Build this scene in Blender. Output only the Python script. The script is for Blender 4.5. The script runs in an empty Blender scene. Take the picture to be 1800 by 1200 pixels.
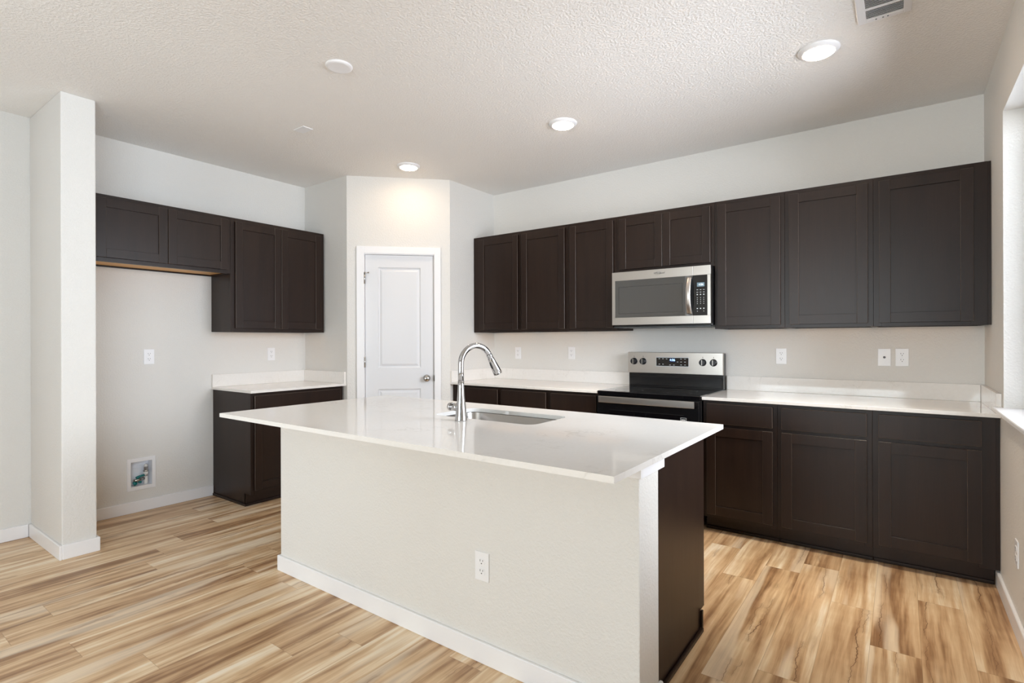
import bpy, bmesh, math, random
from mathutils import Vector, Matrix

# ------------------------------------------------------------------ camera, world, light
SC = bpy.context.scene
COL = SC.collection
YAW, ROLL, FPX = 0.6309, -0.0031, 936.86
CAM_H = 1.2723

cam_data = bpy.data.cameras.new('camera')
cam = bpy.data.objects.new('camera', cam_data)
COL.objects.link(cam)
cam_data.sensor_fit = 'HORIZONTAL'
cam_data.sensor_width = 36.0
cam_data.lens = 36.0 * FPX / 1800.0
cam_data.shift_y = -(600.0 - 598.53) / 1800.0
cam_data.clip_start = 0.02
_fw = Vector((-math.sin(YAW), math.cos(YAW), 0))
_rt = Vector((math.cos(YAW), math.sin(YAW), 0))
_up = Vector((0, 0, 1))
_r2 = _rt * math.cos(ROLL) + _up * math.sin(ROLL)
_u2 = _up * math.cos(ROLL) - _rt * math.sin(ROLL)
_m = Matrix((_r2, _u2, -_fw)).transposed().to_4x4()
_m.translation = Vector((0, 0, CAM_H))
cam.matrix_world = _m
SC.camera = cam

SC.view_settings.view_transform = 'Standard'
SC.view_settings.look = 'None'
SC.view_settings.gamma = 1.0
SC.view_settings.use_curve_mapping = False
SC.view_settings.exposure = -0.06

world = bpy.data.worlds.new('daylight')
SC.world = world
world.use_nodes = True
wn = world.node_tree.nodes
wn['Background'].inputs['Color'].default_value = (0.86, 0.93, 1.0, 1)
wn['Background'].inputs['Strength'].default_value = 2.2

SC.cycles.max_bounces = 12
SC.cycles.diffuse_bounces = 8
SC.cycles.glossy_bounces = 6
SC.cycles.transparent_max_bounces = 12
SC.cycles.caustics_reflective = False
SC.cycles.caustics_refractive = False
SC.cycles.sample_clamp_indirect = 8.0
SC.cycles.use_denoising = True


def window_light(name, loc, rot, sx, sy, power, color, spread=180):
    d = bpy.data.lights.new(name, 'AREA')
    d.shape = 'RECTANGLE'
    d.size, d.size_y = sx, sy
    d.energy = power
    d.color = color
    d.spread = math.radians(spread)
    o = bpy.data.objects.new(name, d)
    COL.objects.link(o)
    o.location = loc
    o.rotation_euler = rot
    return o


# room numbers (metres); X runs along the range wall, Y towards it, camera at x=0,y=0
XR, XL = 0.404, -4.619          # right wall, left wall
YB, YF = 4.257, -4.6            # range wall, wall behind the camera
ZC = 2.743
YQ, XQ, XP, YA = 2.959, -3.976, -3.333, 3.604
CT = 0.896                      # worktop height
W1 = (1.80, 3.527, 0.936, 2.387)    # kitchen window y0,y1,z0,z1
W2 = (-3.2, -0.3, 0.05, 2.30)       # patio door on the same wall, behind the camera
W3 = (-2.7, 0.1, 0.7, 2.30)        # window in the rear wall x0,x1,z0,z1

# daylight entering through the windows (sky plus light thrown up by the sunny ground outside)
WY = (W1[0] + W1[1]) / 2
window_light('daylight_kitchen_window', (XR + 0.225, WY, (W1[2] + W1[3]) / 2), (0, math.radians(90), 0), W1[3] - W1[2], W1[1] - W1[0], 54, (0.91, 0.91, 1.0))
window_light('skylight_kitchen_window', (XR + 0.74, WY, 2.0), (0, math.radians(90 - 35), 0), 1.5, 2.0, 90, (0.76, 0.90, 1.0))
window_light('daylight_patio_door', (XR + 1.0, (W2[0] + W2[1]) / 2, 1.0), (0, math.radians(90 + 35), 0), 2.2, 3.2, 225, (0.73, 0.87, 1.0))
window_light('daylight_rear_window', ((W3[0] + W3[1]) / 2, YF - 0.40, (W3[2] + W3[3]) / 2),
             (math.radians(90), 0, 0), W3[1] - W3[0], W3[3] - W3[2], 230, (0.84, 0.95, 1.0))
LED_STRENGTH = 57.0
LED_BEAM = 4.2
BEAM_COLOR = (1.0, 0.87, 0.70)
LED_COLOR = (1.0, 0.76, 0.53)


# ------------------------------------------------------------------ materials
def srgb(r, g, b):
    f = lambda c: (c / 255 / 12.92) if c / 255 <= 0.04045 else ((c / 255 + 0.055) / 1.055) ** 2.4
    return (f(r), f(g), f(b), 1.0)


class NT:
    """tiny helper for writing node trees"""
    def __init__(self, name):
        self.mat = bpy.data.materials.new(name)
        self.mat.use_nodes = True
        self.t = self.mat.node_tree
        self.n = self.t.nodes
        self.bsdf = self.n['Principled BSDF']

    def node(self, typ, ins=None, **props):
        nd = self.n.new(typ)
        for k, v in props.items():
            setattr(nd, k, v)
        for k, v in (ins or {}).items():
            self.put(nd.inputs[k], v)
        return nd

    def put(self, sock, v):
        if hasattr(v, 'is_output'):
            self.t.links.new(v, sock)
        else:
            sock.default_value = v

    def math(self, op, a, b=0.0, c=0.0, clamp=False):
        nd = self.n.new('ShaderNodeMath')
        nd.operation = op
        nd.use_clamp = clamp
        for s, v in zip(nd.inputs, (a, b, c)):
            self.put(s, v)
        return nd.outputs[0]

    def mix(self, fac, a, b, blend='MIX'):
        nd = self.n.new('ShaderNodeMix')
        nd.data_type = 'RGBA'
        nd.blend_type = blend
        self.put(nd.inputs[0], fac)
        self.put(nd.inputs[6], a)
        self.put(nd.inputs[7], b)
        return nd.outputs[2]

    def noise(self, vec, scale, detail=2.0, rough=0.5, dist=0.0):
        nd = self.n.new('ShaderNodeTexNoise')
        self.put(nd.inputs['Vector'], vec)
        nd.inputs['Scale'].default_value = scale
        nd.inputs['Detail'].default_value = detail
        nd.inputs['Roughness'].default_value = rough
        nd.inputs['Distortion'].default_value = dist
        return nd.outputs['Fac']

    def xyz(self, x, y, z=0.0):
        nd = self.n.new('ShaderNodeCombineXYZ')
        for s, v in zip(nd.inputs, (x, y, z)):
            self.put(s, v)
        return nd.outputs[0]

    def coords(self, kind='Object'):
        return self.node('ShaderNodeTexCoord').outputs[kind]

    def sep(self, vec):
        nd = self.node('ShaderNodeSeparateXYZ', {0: vec})
        return nd.outputs

    def ramp(self, fac, lo, hi):
        nd = self.node('ShaderNodeMapRange', {0: fac, 1: lo, 2: hi, 3: 0.0, 4: 1.0})
        nd.interpolation_type = 'SMOOTHSTEP'
        return nd.outputs[0]

    def bump(self, height, strength, dist=0.001):
        nd = self.node('ShaderNodeBump', {'Height': height, 'Strength': strength, 'Distance': dist})
        self.t.links.new(nd.outputs[0], self.bsdf.inputs['Normal'])

    def set(self, **kw):
        names = {'base': 'Base Color', 'rough': 'Roughness', 'metal': 'Metallic', 'spec': 'Specular IOR Level',
                 'coat': 'Coat Weight', 'coat_rough': 'Coat Roughness', 'emit': 'Emission Color',
                 'emit_s': 'Emission Strength', 'ior': 'IOR', 'aniso': 'Anisotropic'}
        for k, v in kw.items():
            self.put(self.bsdf.inputs[names[k]], v)
        return self


def simple(name, color, rough=0.5, metal=0.0, **kw):
    m = NT(name)
    m.set(base=color, rough=rough, metal=metal, **kw)
    n = m.noise(m.coords(), 60.0, 2.0)
    m.set(rough=m.math('ADD', m.math('MULTIPLY', n, 0.06), max(0.0, rough - 0.03)))
    return m.mat


def paint(name, color, scale, strength, rough=0.75):
    m = NT(name)
    co = m.coords()
    n = m.noise(co, scale, 3.0, 0.55)
    big = m.noise(co, 1.3, 2.0)
    c2 = tuple(c * 0.97 for c in color[:3]) + (1,)
    m.set(base=m.mix(big, color, c2), rough=rough, spec=0.25)
    m.bump(m.ramp(n, 0.38, 0.66), strength, 0.0022)
    return m.mat


M = {}
M['wall'] = paint('wall_paint', srgb(228, 226, 222), 100, 0.42)
M['ceiling'] = paint('ceiling_paint', srgb(243, 241, 238), 85, 0.75, 0.85)
M['trim'] = simple('white_trim_paint', srgb(242, 242, 244), 0.35)
M['door'] = simple('white_door_paint', srgb(225, 226, 229), 0.38)
M['plastic'] = simple('white_plastic', srgb(240, 240, 242), 0.3)
M['slot'] = simple('dark_slot', srgb(60, 58, 56), 0.6)
M['chrome'] = simple('chrome', (0.52, 0.52, 0.53, 1), 0.05, 1.0)
M['nickel'] = simple('satin_nickel', (0.50, 0.48, 0.45, 1), 0.22, 1.0)
M['black'] = simple('black_enamel', (0.006, 0.006, 0.007, 1), 0.18)
M['black_glass'] = simple('black_glass', (0.004, 0.004, 0.005, 1), 0.05, coat=0.5, coat_rough=0.03)
M['black_plastic'] = simple('black_plastic', (0.012, 0.012, 0.014, 1), 0.35)
M['ring'] = simple('burner_print', srgb(34, 34, 36), 0.15)
M['grey_plastic'] = simple('grey_plastic', srgb(120, 122, 124), 0.4)
M['mw_bottom'] = simple('grey_painted_steel', srgb(70, 74, 76), 0.35, 0.6)
M['mark'] = simple('pale_print', srgb(205, 210, 212), 0.5)
M['logo'] = simple('dark_print', srgb(70, 68, 66), 0.5)
M['teal'] = simple('teal_valve_plastic', srgb(20, 120, 120), 0.35)
M['valve_white'] = simple('valve_white', srgb(228, 226, 222), 0.3)
M['box_grey'] = simple('box_plastic', srgb(236, 238, 243), 0.45)
M['vent_dark'] = simple('vent_shadow', srgb(120, 122, 126), 0.7)
M['maple'] = None


def steel(name, horizontal=True, color=(0.56, 0.525, 0.49, 1), rough=0.30):
    m = NT(name)
    s = m.sep(m.coords())
    v = m.xyz(m.math('MULTIPLY', s[0], 3.0), m.math('MULTIPLY', s[1], 3.0), m.math('MULTIPLY', s[2], 900.0)) if horizontal \
        else m.xyz(m.math('MULTIPLY', s[0], 900.0), m.math('MULTIPLY', s[1], 900.0), m.math('MULTIPLY', s[2], 3.0))
    n = m.noise(v, 1.0, 2.0)
    m.set(base=color, metal=1.0, rough=m.math('ADD', rough - 0.05, m.math('MULTIPLY', n, 0.1)))
    m.bump(n, 0.04, 0.0003)
    return m.mat


M['steel'] = steel('brushed_stainless')
M['sink'] = steel('sink_stainless', True, (0.50, 0.48, 0.46, 1), 0.24)


def espresso():
    m = NT('espresso_stained_wood')
    s = m.sep(m.coords())
    xy = m.math('ADD', s[0], m.math('MULTIPLY', s[1], 0.83))
    rnd = m.node('ShaderNodeObjectInfo').outputs['Random']
    grain = m.noise(m.xyz(m.math('MULTIPLY', xy, 160.0), m.math('MULTIPLY', rnd, 50.0), m.math('MULTIPLY', s[2], 5.0)), 1.0, 3.0, 0.6)
    broad = m.noise(m.xyz(m.math('MULTIPLY', xy, 14.0), m.math('MULTIPLY', rnd, 50.0), m.math('MULTIPLY', s[2], 1.2)), 1.0, 2.0)
    c = m.mix(grain, srgb(34, 23, 18), srgb(48, 34, 27))
    c = m.mix(m.math('MULTIPLY', m.ramp(broad, 0.35, 0.75), 0.5), c, srgb(30, 21, 18))
    m.set(base=c, rough=m.math('ADD', 0.30, m.math('MULTIPLY', grain, 0.08)), spec=0.26)
    m.bump(grain, 0.05, 0.0004)
    return m.mat


M['wood'] = espresso()
M['worn'] = simple('worn_stain_on_edges', srgb(92, 78, 68), 0.35)
WOOD2 = (M['wood'], M['worn'])


def natural_maple():
    m = NT('natural_maple_ply')
    s = m.sep(m.coords())
    n = m.noise(m.xyz(m.math('MULTIPLY', s[0], 4.0), m.math('MULTIPLY', s[1], 70.0), s[2]), 1.0, 3.0)
    m.set(base=m.mix(n, srgb(214, 158, 92), srgb(236, 188, 120)), rough=0.5)
    return m.mat


M['maple'] = natural_maple()


def quartz():
    m = NT('white_quartz')
    co = m.coords('Object')
    n1 = m.noise(co, 5.0, 5.0, 0.6, 1.2)
    n2 = m.noise(co, 60.0, 2.0)
    n3 = m.noise(co, 2.2, 3.0, 0.6, 0.6)
    vein = m.math('SUBTRACT', 1.0, m.ramp(m.math('ABSOLUTE', m.math('SUBTRACT', n1, 0.5)), 0.0, 0.022))
    vein = m.math('MULTIPLY', vein, m.ramp(n3, 0.5, 0.68))
    c = m.mix(n2, srgb(236, 233, 229), srgb(243, 241, 238))
    c = m.mix(m.math('MULTIPLY', n3, 0.35), c, srgb(229, 223, 216))
    c = m.mix(m.math('MULTIPLY', vein, 0.26), c, srgb(176, 168, 160))
    m.set(base=c, rough=0.07, spec=0.5)
    return m.mat


M['quartz'] = quartz()


def vinyl_plank():
    m = NT('wood_look_vinyl_plank')
    W, L = 0.171, 1.205
    s = m.sep(m.coords('Object'))
    gx = m.math('DIVIDE', m.math('SUBTRACT', s[0], 0.062), W)
    row = m.math('FLOOR', gx)
    fx = m.math('FRACT', gx)
    wr = m.node('ShaderNodeTexWhiteNoise', noise_dimensions='1D')
    m.put(wr.inputs['W'], m.math('ADD', row, 3.7))
    gy = m.math('ADD', m.math('DIVIDE', s[1], L), m.math('MULTIPLY', wr.outputs['Value'], 7.0))
    col = m.math('FLOOR', gy)
    fy = m.math('FRACT', gy)
    pr = m.node('ShaderNodeTexWhiteNoise', noise_dimensions='2D')
    m.put(pr.inputs['Vector'], m.xyz(row, col))
    r1 = m.sep(pr.outputs['Color'])
    ox = m.math('MULTIPLY', r1[0], 40.0)
    oy = m.math('MULTIPLY', r1[1], 40.0)
    px = m.math('ADD', m.math('MULTIPLY', fx, W), ox)
    py = m.math('ADD', m.math('MULTIPLY', fy, L), oy)
    # wavy grain coordinate
    wob = m.noise(m.xyz(m.math('MULTIPLY', px, 9.0), m.math('MULTIPLY', py, 2.2)), 1.0, 2.0)
    wx = m.math('ADD', px, m.math('MULTIPLY', m.math('SUBTRACT', wob, 0.5), 0.028))
    band = m.noise(m.xyz(m.math('MULTIPLY', wx, 17.0), m.math('MULTIPLY', py, 1.1)), 1.0, 2.0, 0.5)
    fine = m.noise(m.xyz(m.math('MULTIPLY', wx, 170.0), m.math('MULTIPLY', py, 5.0)), 1.0, 3.0, 0.6)
    mid = m.noise(m.xyz(m.math('MULTIPLY', wx, 55.0), m.math('MULTIPLY', py, 2.4)), 1.0, 3.0, 0.6)
    cross = m.noise(m.xyz(m.math('MULTIPLY', px, 3.0), m.math('MULTIPLY', py, 10.0)), 1.0, 2.0)
    tone = m.math('ADD', m.math('MULTIPLY', m.ramp(band, 0.32, 0.68), 0.60),
                  m.math('ADD', m.math('MULTIPLY', m.ramp(mid, 0.3, 0.7), 0.28), m.math('MULTIPLY', m.math('SUBTRACT', r1[2], 0.5), 0.34)))
    tone = m.math('ADD', tone, m.math('MULTIPLY', m.math('SUBTRACT', cross, 0.5), 0.22))
    tone = m.math('ADD', tone, m.math('MULTIPLY', m.math('SUBTRACT', fine, 0.5), 0.22), clamp=True)
    cr = m.node('ShaderNodeValToRGB', {'Fac': tone})
    e = cr.color_ramp.elements
    e[0].position, e[0].color = 0.0, srgb(146, 110, 78)
    e[1].position, e[1].color = 1.0, srgb(244, 230, 208)
    for p, c in ((0.18, srgb(176, 140, 104)), (0.40, srgb(204, 170, 132)), (0.62, srgb(219, 189, 151)), (0.80, srgb(232, 209, 176))):
        x = e.new(p)
        x.color = c
    c = cr.outputs['Color']
    # pale sapwood streaks
    sap = m.noise(m.xyz(m.math('MULTIPLY', wx, 9.0), m.math('MULTIPLY', py, 0.9), 7.0), 1.0, 1.0)
    c = m.mix(m.math('MULTIPLY', m.ramp(sap, 0.56, 0.66), 0.50), c, srgb(243, 229, 206))
    # knots
    vo = m.node('ShaderNodeTexVoronoi', {'Vector': m.xyz(m.math('MULTIPLY', px, 5.2), m.math('MULTIPLY', py, 1.9)), 'Scale': 1.0, 'Randomness': 0.85})
    dist = m.math('ADD', vo.outputs['Distance'], m.math('MULTIPLY', m.math('SUBTRACT', mid, 0.5), 0.16))
    sel = m.math('GREATER_THAN', m.sep(vo.outputs['Color'])[0], 0.55)
    halo = m.math('MULTIPLY', m.math('SUBTRACT', 1.0, m.ramp(dist, 0.04, 0.30)), sel)
    ring = m.math('ABSOLUTE', m.math('SINE', m.math('MULTIPLY', dist, 70.0)))
    c = m.mix(m.math('MULTIPLY', halo, m.math('ADD', 0.30, m.math('MULTIPLY', ring, 0.18))), c, srgb(122, 84, 54))
    core = m.math('MULTIPLY', m.math('SUBTRACT', 1.0, m.ramp(dist, 0.015, 0.06)), sel)
    c = m.mix(m.math('MULTIPLY', core, 0.6), c, srgb(84, 56, 38))
    # dark mineral streaks, long along the plank
    stn = m.noise(m.xyz(m.math('MULTIPLY', wx, 26.0), m.math('MULTIPLY', py, 1.5), 5.0), 1.0, 3.0, 0.6)
    c = m.mix(m.math('MULTIPLY', m.ramp(stn, 0.62, 0.76), 0.42), c, srgb(132, 98, 70))
    # thin dark spalting cracks, one wandering line on some planks
    for i, (ca, cb) in enumerate(((0, 1), (2, 0))):
        wav = m.noise(m.xyz(m.math('MULTIPLY', py, 5.0), m.math('ADD', 3.0 * i, ox)), 1.0, 5.0, 0.62)
        x0 = m.math('MULTIPLY', m.math('ADD', 0.15, m.math('MULTIPLY', r1[ca], 0.7)), W)
        dx = m.math('ABSOLUTE', m.math('SUBTRACT', m.math('SUBTRACT', m.math('MULTIPLY', fx, W), x0), m.math('MULTIPLY', m.math('SUBTRACT', wav, 0.5), 0.085)))
        gate = m.noise(m.xyz(m.math('MULTIPLY', py, 2.6), m.math('ADD', 9.0 + i, oy)), 1.0, 1.0)
        lw = m.math('ADD', 0.0007, m.math('MULTIPLY', m.ramp(gate, 0.55, 0.72), 0.0016))
        line = m.math('LESS_THAN', dx, lw)
        g2 = m.math('MULTIPLY', m.ramp(gate, 0.50, 0.54), m.math('GREATER_THAN', r1[cb], 0.35))
        c = m.mix(m.math('MULTIPLY', m.math('MULTIPLY', line, g2), 0.72), c, srgb(86, 58, 38))
        near = m.math('MULTIPLY', m.math('SUBTRACT', 1.0, m.ramp(dx, 0.0, 0.022)), g2)
        c = m.mix(m.math('MULTIPLY', near, 0.30), c, srgb(150, 110, 76))
    # seams between planks
    ex = m.math('MULTIPLY', m.math('MINIMUM', fx, m.math('SUBTRACT', 1.0, fx)), W)
    ey = m.math('MULTIPLY', m.math('MINIMUM', fy, m.math('SUBTRACT', 1.0, fy)), L)
    seam = m.math('SUBTRACT', 1.0, m.ramp(m.math('MINIMUM', ex, ey), 0.0004, 0.0016))
    c = m.mix(m.math('MULTIPLY', seam, 0.35), c, srgb(120, 90, 62))
    m.set(base=c, rough=m.math('ADD', 0.34, m.math('MULTIPLY', fine, 0.10)), spec=0.4)
    m.bump(m.math('SUBTRACT', m.math('MULTIPLY', fine, 0.4), seam), 0.12, 0.0008)
    return m.mat


M['floor'] = vinyl_plank()


def emissive(name, color, strength):
    m = NT(name)
    m.set(base=(0.9, 0.9, 0.9, 1), rough=0.4, emit=tuple(color[:3]) + (1,), emit_s=strength)
    return m.mat


M['led'] = emissive('led_lens_lit', LED_COLOR, LED_STRENGTH)
M['clock'] = emissive('blue_clock_digits', (0.25, 0.55, 1.0), 2.0)
M['lcd'] = emissive('pale_lcd_digits', (0.75, 0.9, 1.0), 0.55)
M['lcd_back'] = simple('lcd_back', srgb(112, 136, 148), 0.3)
M['clock_back'] = simple('clock_back', srgb(8, 26, 66), 0.2)


def window_glass():
    m = NT('window_glass')
    out = m.n['Material Output']
    tr = m.node('ShaderNodeBsdfTransparent')
    gl = m.node('ShaderNodeBsdfGlossy', {'Roughness': 0.02})
    lw = m.node('ShaderNodeFresnel', {'IOR': 1.45})
    mx = m.node('ShaderNodeMixShader', {0: lw.outputs[0], 1: tr.outputs[0], 2: gl.outputs[0]})
    m.t.links.new(mx.outputs[0], out.inputs['Surface'])
    return m.mat


M['glass'] = window_glass()


def mw_glass():
    m = NT('tinted_oven_glass')
    m.set(base=(0.02, 0.022, 0.024, 1), rough=0.04, ior=2.5)
    s = m.sep(m.coords())
    n = m.noise(m.coords(), 30, 1)
    m.set(rough=m.math('ADD', 0.03, m.math('MULTIPLY', n, 0.02)))
    return m.mat


M['mw_glass'] = mw_glass()


# ------------------------------------------------------------------ mesh helpers
def box(bm, x0, x1, y0, y1, z0, z1, bevel=0.0, seg=1, wear=False):
    x0, x1 = sorted((x0, x1)); y0, y1 = sorted((y0, y1)); z0, z1 = sorted((z0, z1))
    vs = [bm.verts.new(p) for p in ((x0, y0, z0), (x1, y0, z0), (x1, y1, z0), (x0, y1, z0),
                                    (x0, y0, z1), (x1, y0, z1), (x1, y1, z1), (x0, y1, z1))]
    fs = [bm.faces.new([vs[i] for i in f]) for f in
          ((3, 2, 1, 0), (4, 5, 6, 7), (0, 1, 5, 4), (1, 2, 6, 5), (2, 3, 7, 6), (3, 0, 4, 7))]
    if bevel > 0:
        es = list({e for f in fs for e in f.edges})
        r = bmesh.ops.bevel(bm, geom=es, offset=bevel, segments=seg, affect='EDGES', profile=0.5)
        if wear:
            for f in r['faces']:
                f.material_index = 1
    return bm


def prism(bm, pts, z0, z1):
    lo = [bm.verts.new((x, y, z0)) for x, y in pts]
    hi = [bm.verts.new((x, y, z1)) for x, y in pts]
    n = len(pts)
    bm.faces.new(lo[::-1])
    bm.faces.new(hi)
    for i in range(n):
        bm.faces.new((lo[i], lo[(i + 1) % n], hi[(i + 1) % n], hi[i]))
    return bm


def lathe(bm, prof, centre, axis='z', n=32, cap=True):
    """prof: list of (radius, height along axis)."""
    cx, cy, cz = centre
    rings = []
    for r, h in prof:
        ring = []
        for i in range(n):
            a = 2 * math.pi * i / n
            p, q = r * math.cos(a), r * math.sin(a)
            if axis == 'z':
                v = (cx + p, cy + q, cz + h)
            elif axis == 'y':
                v = (cx + p, cy + h, cz + q)
            else:
                v = (cx + h, cy + p, cz + q)
            ring.append(bm.verts.new(v))
        rings.append(ring)
    for a, b in zip(rings, rings[1:]):
        for i in range(n):
            f = bm.faces.new((a[i], a[(i + 1) % n], b[(i + 1) % n], b[i]))
            f.smooth = True
    if cap:
        bm.faces.new(rings[0][::-1])
        bm.faces.new(rings[-1])
    return bm


def tube(bm, pts, radii, n=20, cap=True):
    pts = [Vector(p) for p in pts]
    if not hasattr(radii, '__len__'):
        radii = [radii] * len(pts)
    t0 = (pts[1] - pts[0]).normalized()
    ref = Vector((1, 0, 0)) if abs(t0.x) < 0.9 else Vector((0, 1, 0))
    u = t0.cross(ref).normalized()
    rings = []
    for i, p in enumerate(pts):
        t = (pts[min(i + 1, len(pts) - 1)] - pts[max(i - 1, 0)]).normalized()
        u = (u - t * u.dot(t)).normalized()
        w = t.cross(u)
        rings.append([bm.verts.new(p + (u * math.cos(2 * math.pi * k / n) + w * math.sin(2 * math.pi * k / n)) * radii[i]) for k in range(n)])
    for a, b in zip(rings, rings[1:]):
        for i in range(n):
            f = bm.faces.new((a[i], a[(i + 1) % n], b[(i + 1) % n], b[i]))
            f.smooth = True
    if cap:
        bm.faces.new(rings[0][::-1])
        bm.faces.new(rings[-1])
    return bm


def rrect(x0, x1, y0, y1, r, n=8):
    pts = []
    for cx, cy, a0 in ((x1 - r, y1 - r, 0), (x0 + r, y1 - r, 90), (x0 + r, y0 + r, 180), (x1 - r, y0 + r, 270)):
        for i in range(n + 1):
            a = math.radians(a0 + 90 * i / n)
            pts.append((cx + r * math.cos(a), cy + r * math.sin(a)))
    return pts


def new_bm():
    return bmesh.new()


def obj(name, bm, mat, parent=None, world=False):
    """link bm as one object; geometry is in the parent's local space, or in world space if world=True"""
    me = bpy.data.meshes.new(name)
    bmesh.ops.recalc_face_normals(bm, faces=bm.faces)
    if parent is not None and world:
        root = parent
        m = Matrix.Identity(4)
        chain = []
        while root is not None:
            chain.append(root)
            root = root.parent
        for r in reversed(chain):
            m = m @ Matrix.LocRotScale(r.location, r.rotation_euler, None)
        bm.transform(m.inverted())
    bm.to_mesh(me)
    bm.free()
    for mt in (mat if isinstance(mat, (list, tuple)) else (mat,)):
        me.materials.append(mt)
    o = bpy.data.objects.new(name, me)
    COL.objects.link(o)
    if parent is not None:
        o.parent = parent
    return o


def tag(o, label, cat, group=None, kind=None):
    o['label'] = label
    o['category'] = cat
    if group:
        o['group'] = group
    if kind:
        o['kind'] = kind
    return o


def thing(name, label, cat, loc=(0, 0, 0), rotz=0.0, group=None, kind=None):
    o = bpy.data.objects.new(name, None)
    o.empty_display_size = 0.05
    COL.objects.link(o)
    o.location = loc
    o.rotation_euler = (0, 0, rotz)
    return tag(o, label, cat, group, kind)


def struct(name, bm, mat, label, cat):
    return tag(obj(name, bm, mat), label, cat, kind='structure')


def text_mesh(body, size, parent, mat, name, loc, rot, shear=0.0, align='CENTER', depth=0.0004):
    cu = bpy.data.curves.new(name, 'FONT')
    cu.body = body
    cu.size = size
    cu.shear = shear
    cu.align_x = align
    cu.align_y = 'CENTER'
    cu.extrude = depth
    tmp = bpy.data.objects.new(name + '_tmp', cu)
    COL.objects.link(tmp)
    dg = bpy.context.evaluated_depsgraph_get()
    me = bpy.data.meshes.new_from_object(tmp.evaluated_get(dg))
    bpy.data.objects.remove(tmp)
    bpy.data.curves.remove(cu)
    me.transform(Matrix.LocRotScale(Vector(loc), None, None) @ rot.to_4x4())
    me.materials.clear()
    me.materials.append(mat)
    o = bpy.data.objects.new(name, me)
    COL.objects.link(o)
    o.parent = parent
    return o


R_FRONT = Matrix.Rotation(math.radians(90), 3, 'X')      # text standing up, read from -y

# ------------------------------------------------------------------ room shell
b = new_bm(); box(b, XL - 0.2, XR + 0.2, YF - 0.2, YB + 0.2, -0.12, 0)
struct('floor', b, M['floor'], 'light brown wood-look plank floor through the whole kitchen', 'floor')
b = new_bm(); box(b, XL - 0.2, XR + 0.2, YF - 0.2, YB + 0.2, ZC, ZC + 0.12)
struct('ceiling', b, M['ceiling'], 'white textured ceiling over the kitchen', 'ceiling')

b = new_bm()
for (y0, y1, z0, z1) in ((YF - 0.15, 1.521, 0, ZC), (1.663, YB + 0.15, 0, ZC), (1.521, 1.663, 0, 0.190), (1.521, 1.663, 0.376, ZC)):
    box(b, XL - 0.15, XL, y0, y1, z0, z1)
bmesh.ops.remove_doubles(b, verts=b.verts, dist=1e-5)
struct('wall_left', b, M['wall'], 'off-white textured wall behind the refrigerator space', 'wall')
b = new_bm(); box(b, XL, XR, YB, YB + 0.15, 0, ZC)
struct('wall_back', b, M['wall'], 'off-white wall behind the range and dark cabinets', 'wall')

b = new_bm()
xo = XR + 0.20
for (y0, y1, z0, z1) in ((W1[1], YB + 0.15, 0, ZC), (W2[1], W1[0], 0, ZC), (YF - 0.15, W2[0], 0, ZC),
                         (W1[0], W1[1], 0, W1[2] - 0.02), (W1[0], W1[1], W1[3], ZC),
                         (W2[0], W2[1], 0, W2[2]), (W2[0], W2[1], W2[3], ZC)):
    box(b, XR, xo, y0, y1, z0, z1)
bmesh.ops.remove_doubles(b, verts=b.verts, dist=1e-5)
struct('wall_right', b, M['wall'], 'off-white wall with the kitchen window at the right edge', 'wall')

b = new_bm()
for (x0, x1, z0, z1) in ((XL, W3[0], 0, ZC), (W3[1], XR, 0, ZC), (W3[0], W3[1], 0, W3[2]), (W3[0], W3[1], W3[3], ZC)):
    box(b, x0, x1, YF - 0.2, YF, z0, z1)
struct('wall_front', b, M['wall'], 'off-white wall behind the camera with a wide window', 'wall')

# short wall that closes the refrigerator space
b = new_bm(); box(b, XL, -3.966, 0.961, 1.130, 0, ZC, 0.006, 2)
struct('wall_stub', b, M['wall'], 'short white wall stub at the left of the refrigerator space', 'wall')

b = new_bm(); box(b, XL, -2.88, -1.30, -1.15, 0, ZC, 0.006, 2)  # unseen wall added to keep rear window light off the stub
struct('wall_blocker', b, M['wall'], 'unseen white wall added left of the camera to shade the wall stub', 'wall')

# pantry in the corner
T = 0.115
k = T * math.tan(math.radians(22.5))
b = new_bm(); prism(b, [(XL, YQ), (XQ, YQ), (XQ - k, YQ + T), (XL, YQ + T)], 0, ZC)
struct('wall_pantry_left', b, M['wall'], 'narrow white pantry wall beside the refrigerator-side cabinets', 'wall')
b = new_bm(); prism(b, [(XP, YA), (XP, YB), (XP - T, YB), (XP - T, YA + k)], 0, ZC)
struct('wall_pantry_right', b, M['wall'], 'narrow white pantry wall beside the range-side cabinets', 'wall')


def dg(s, d=0.0):
    """point on the angled pantry wall: s along it, d into the pantry"""
    q = math.sqrt(0.5)
    return (XQ + (s - d) * q, YQ + (s + d) * q)


SL = (XP - XQ) * math.sqrt(2)
D0, D1, DZ = 0.153, 0.763, 2.049
b = new_bm()
prism(b, [(XQ, YQ), dg(D0 - 0.022), dg(D0 - 0.022, T), (XQ - k, YQ + T)], 0, ZC)
prism(b, [dg(D1 + 0.022), (XP, YA), (XP - T, YA + k), dg(D1 + 0.022, T)], 0, ZC)
prism(b, [dg(D0 - 0.022), dg(D1 + 0.022), dg(D1 + 0.022, T), dg(D0 - 0.022, T)], DZ + 0.022, ZC)
struct('wall_pantry_door', b, M['wall'], 'angled white corner wall around the pantry door', 'wall')

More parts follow.
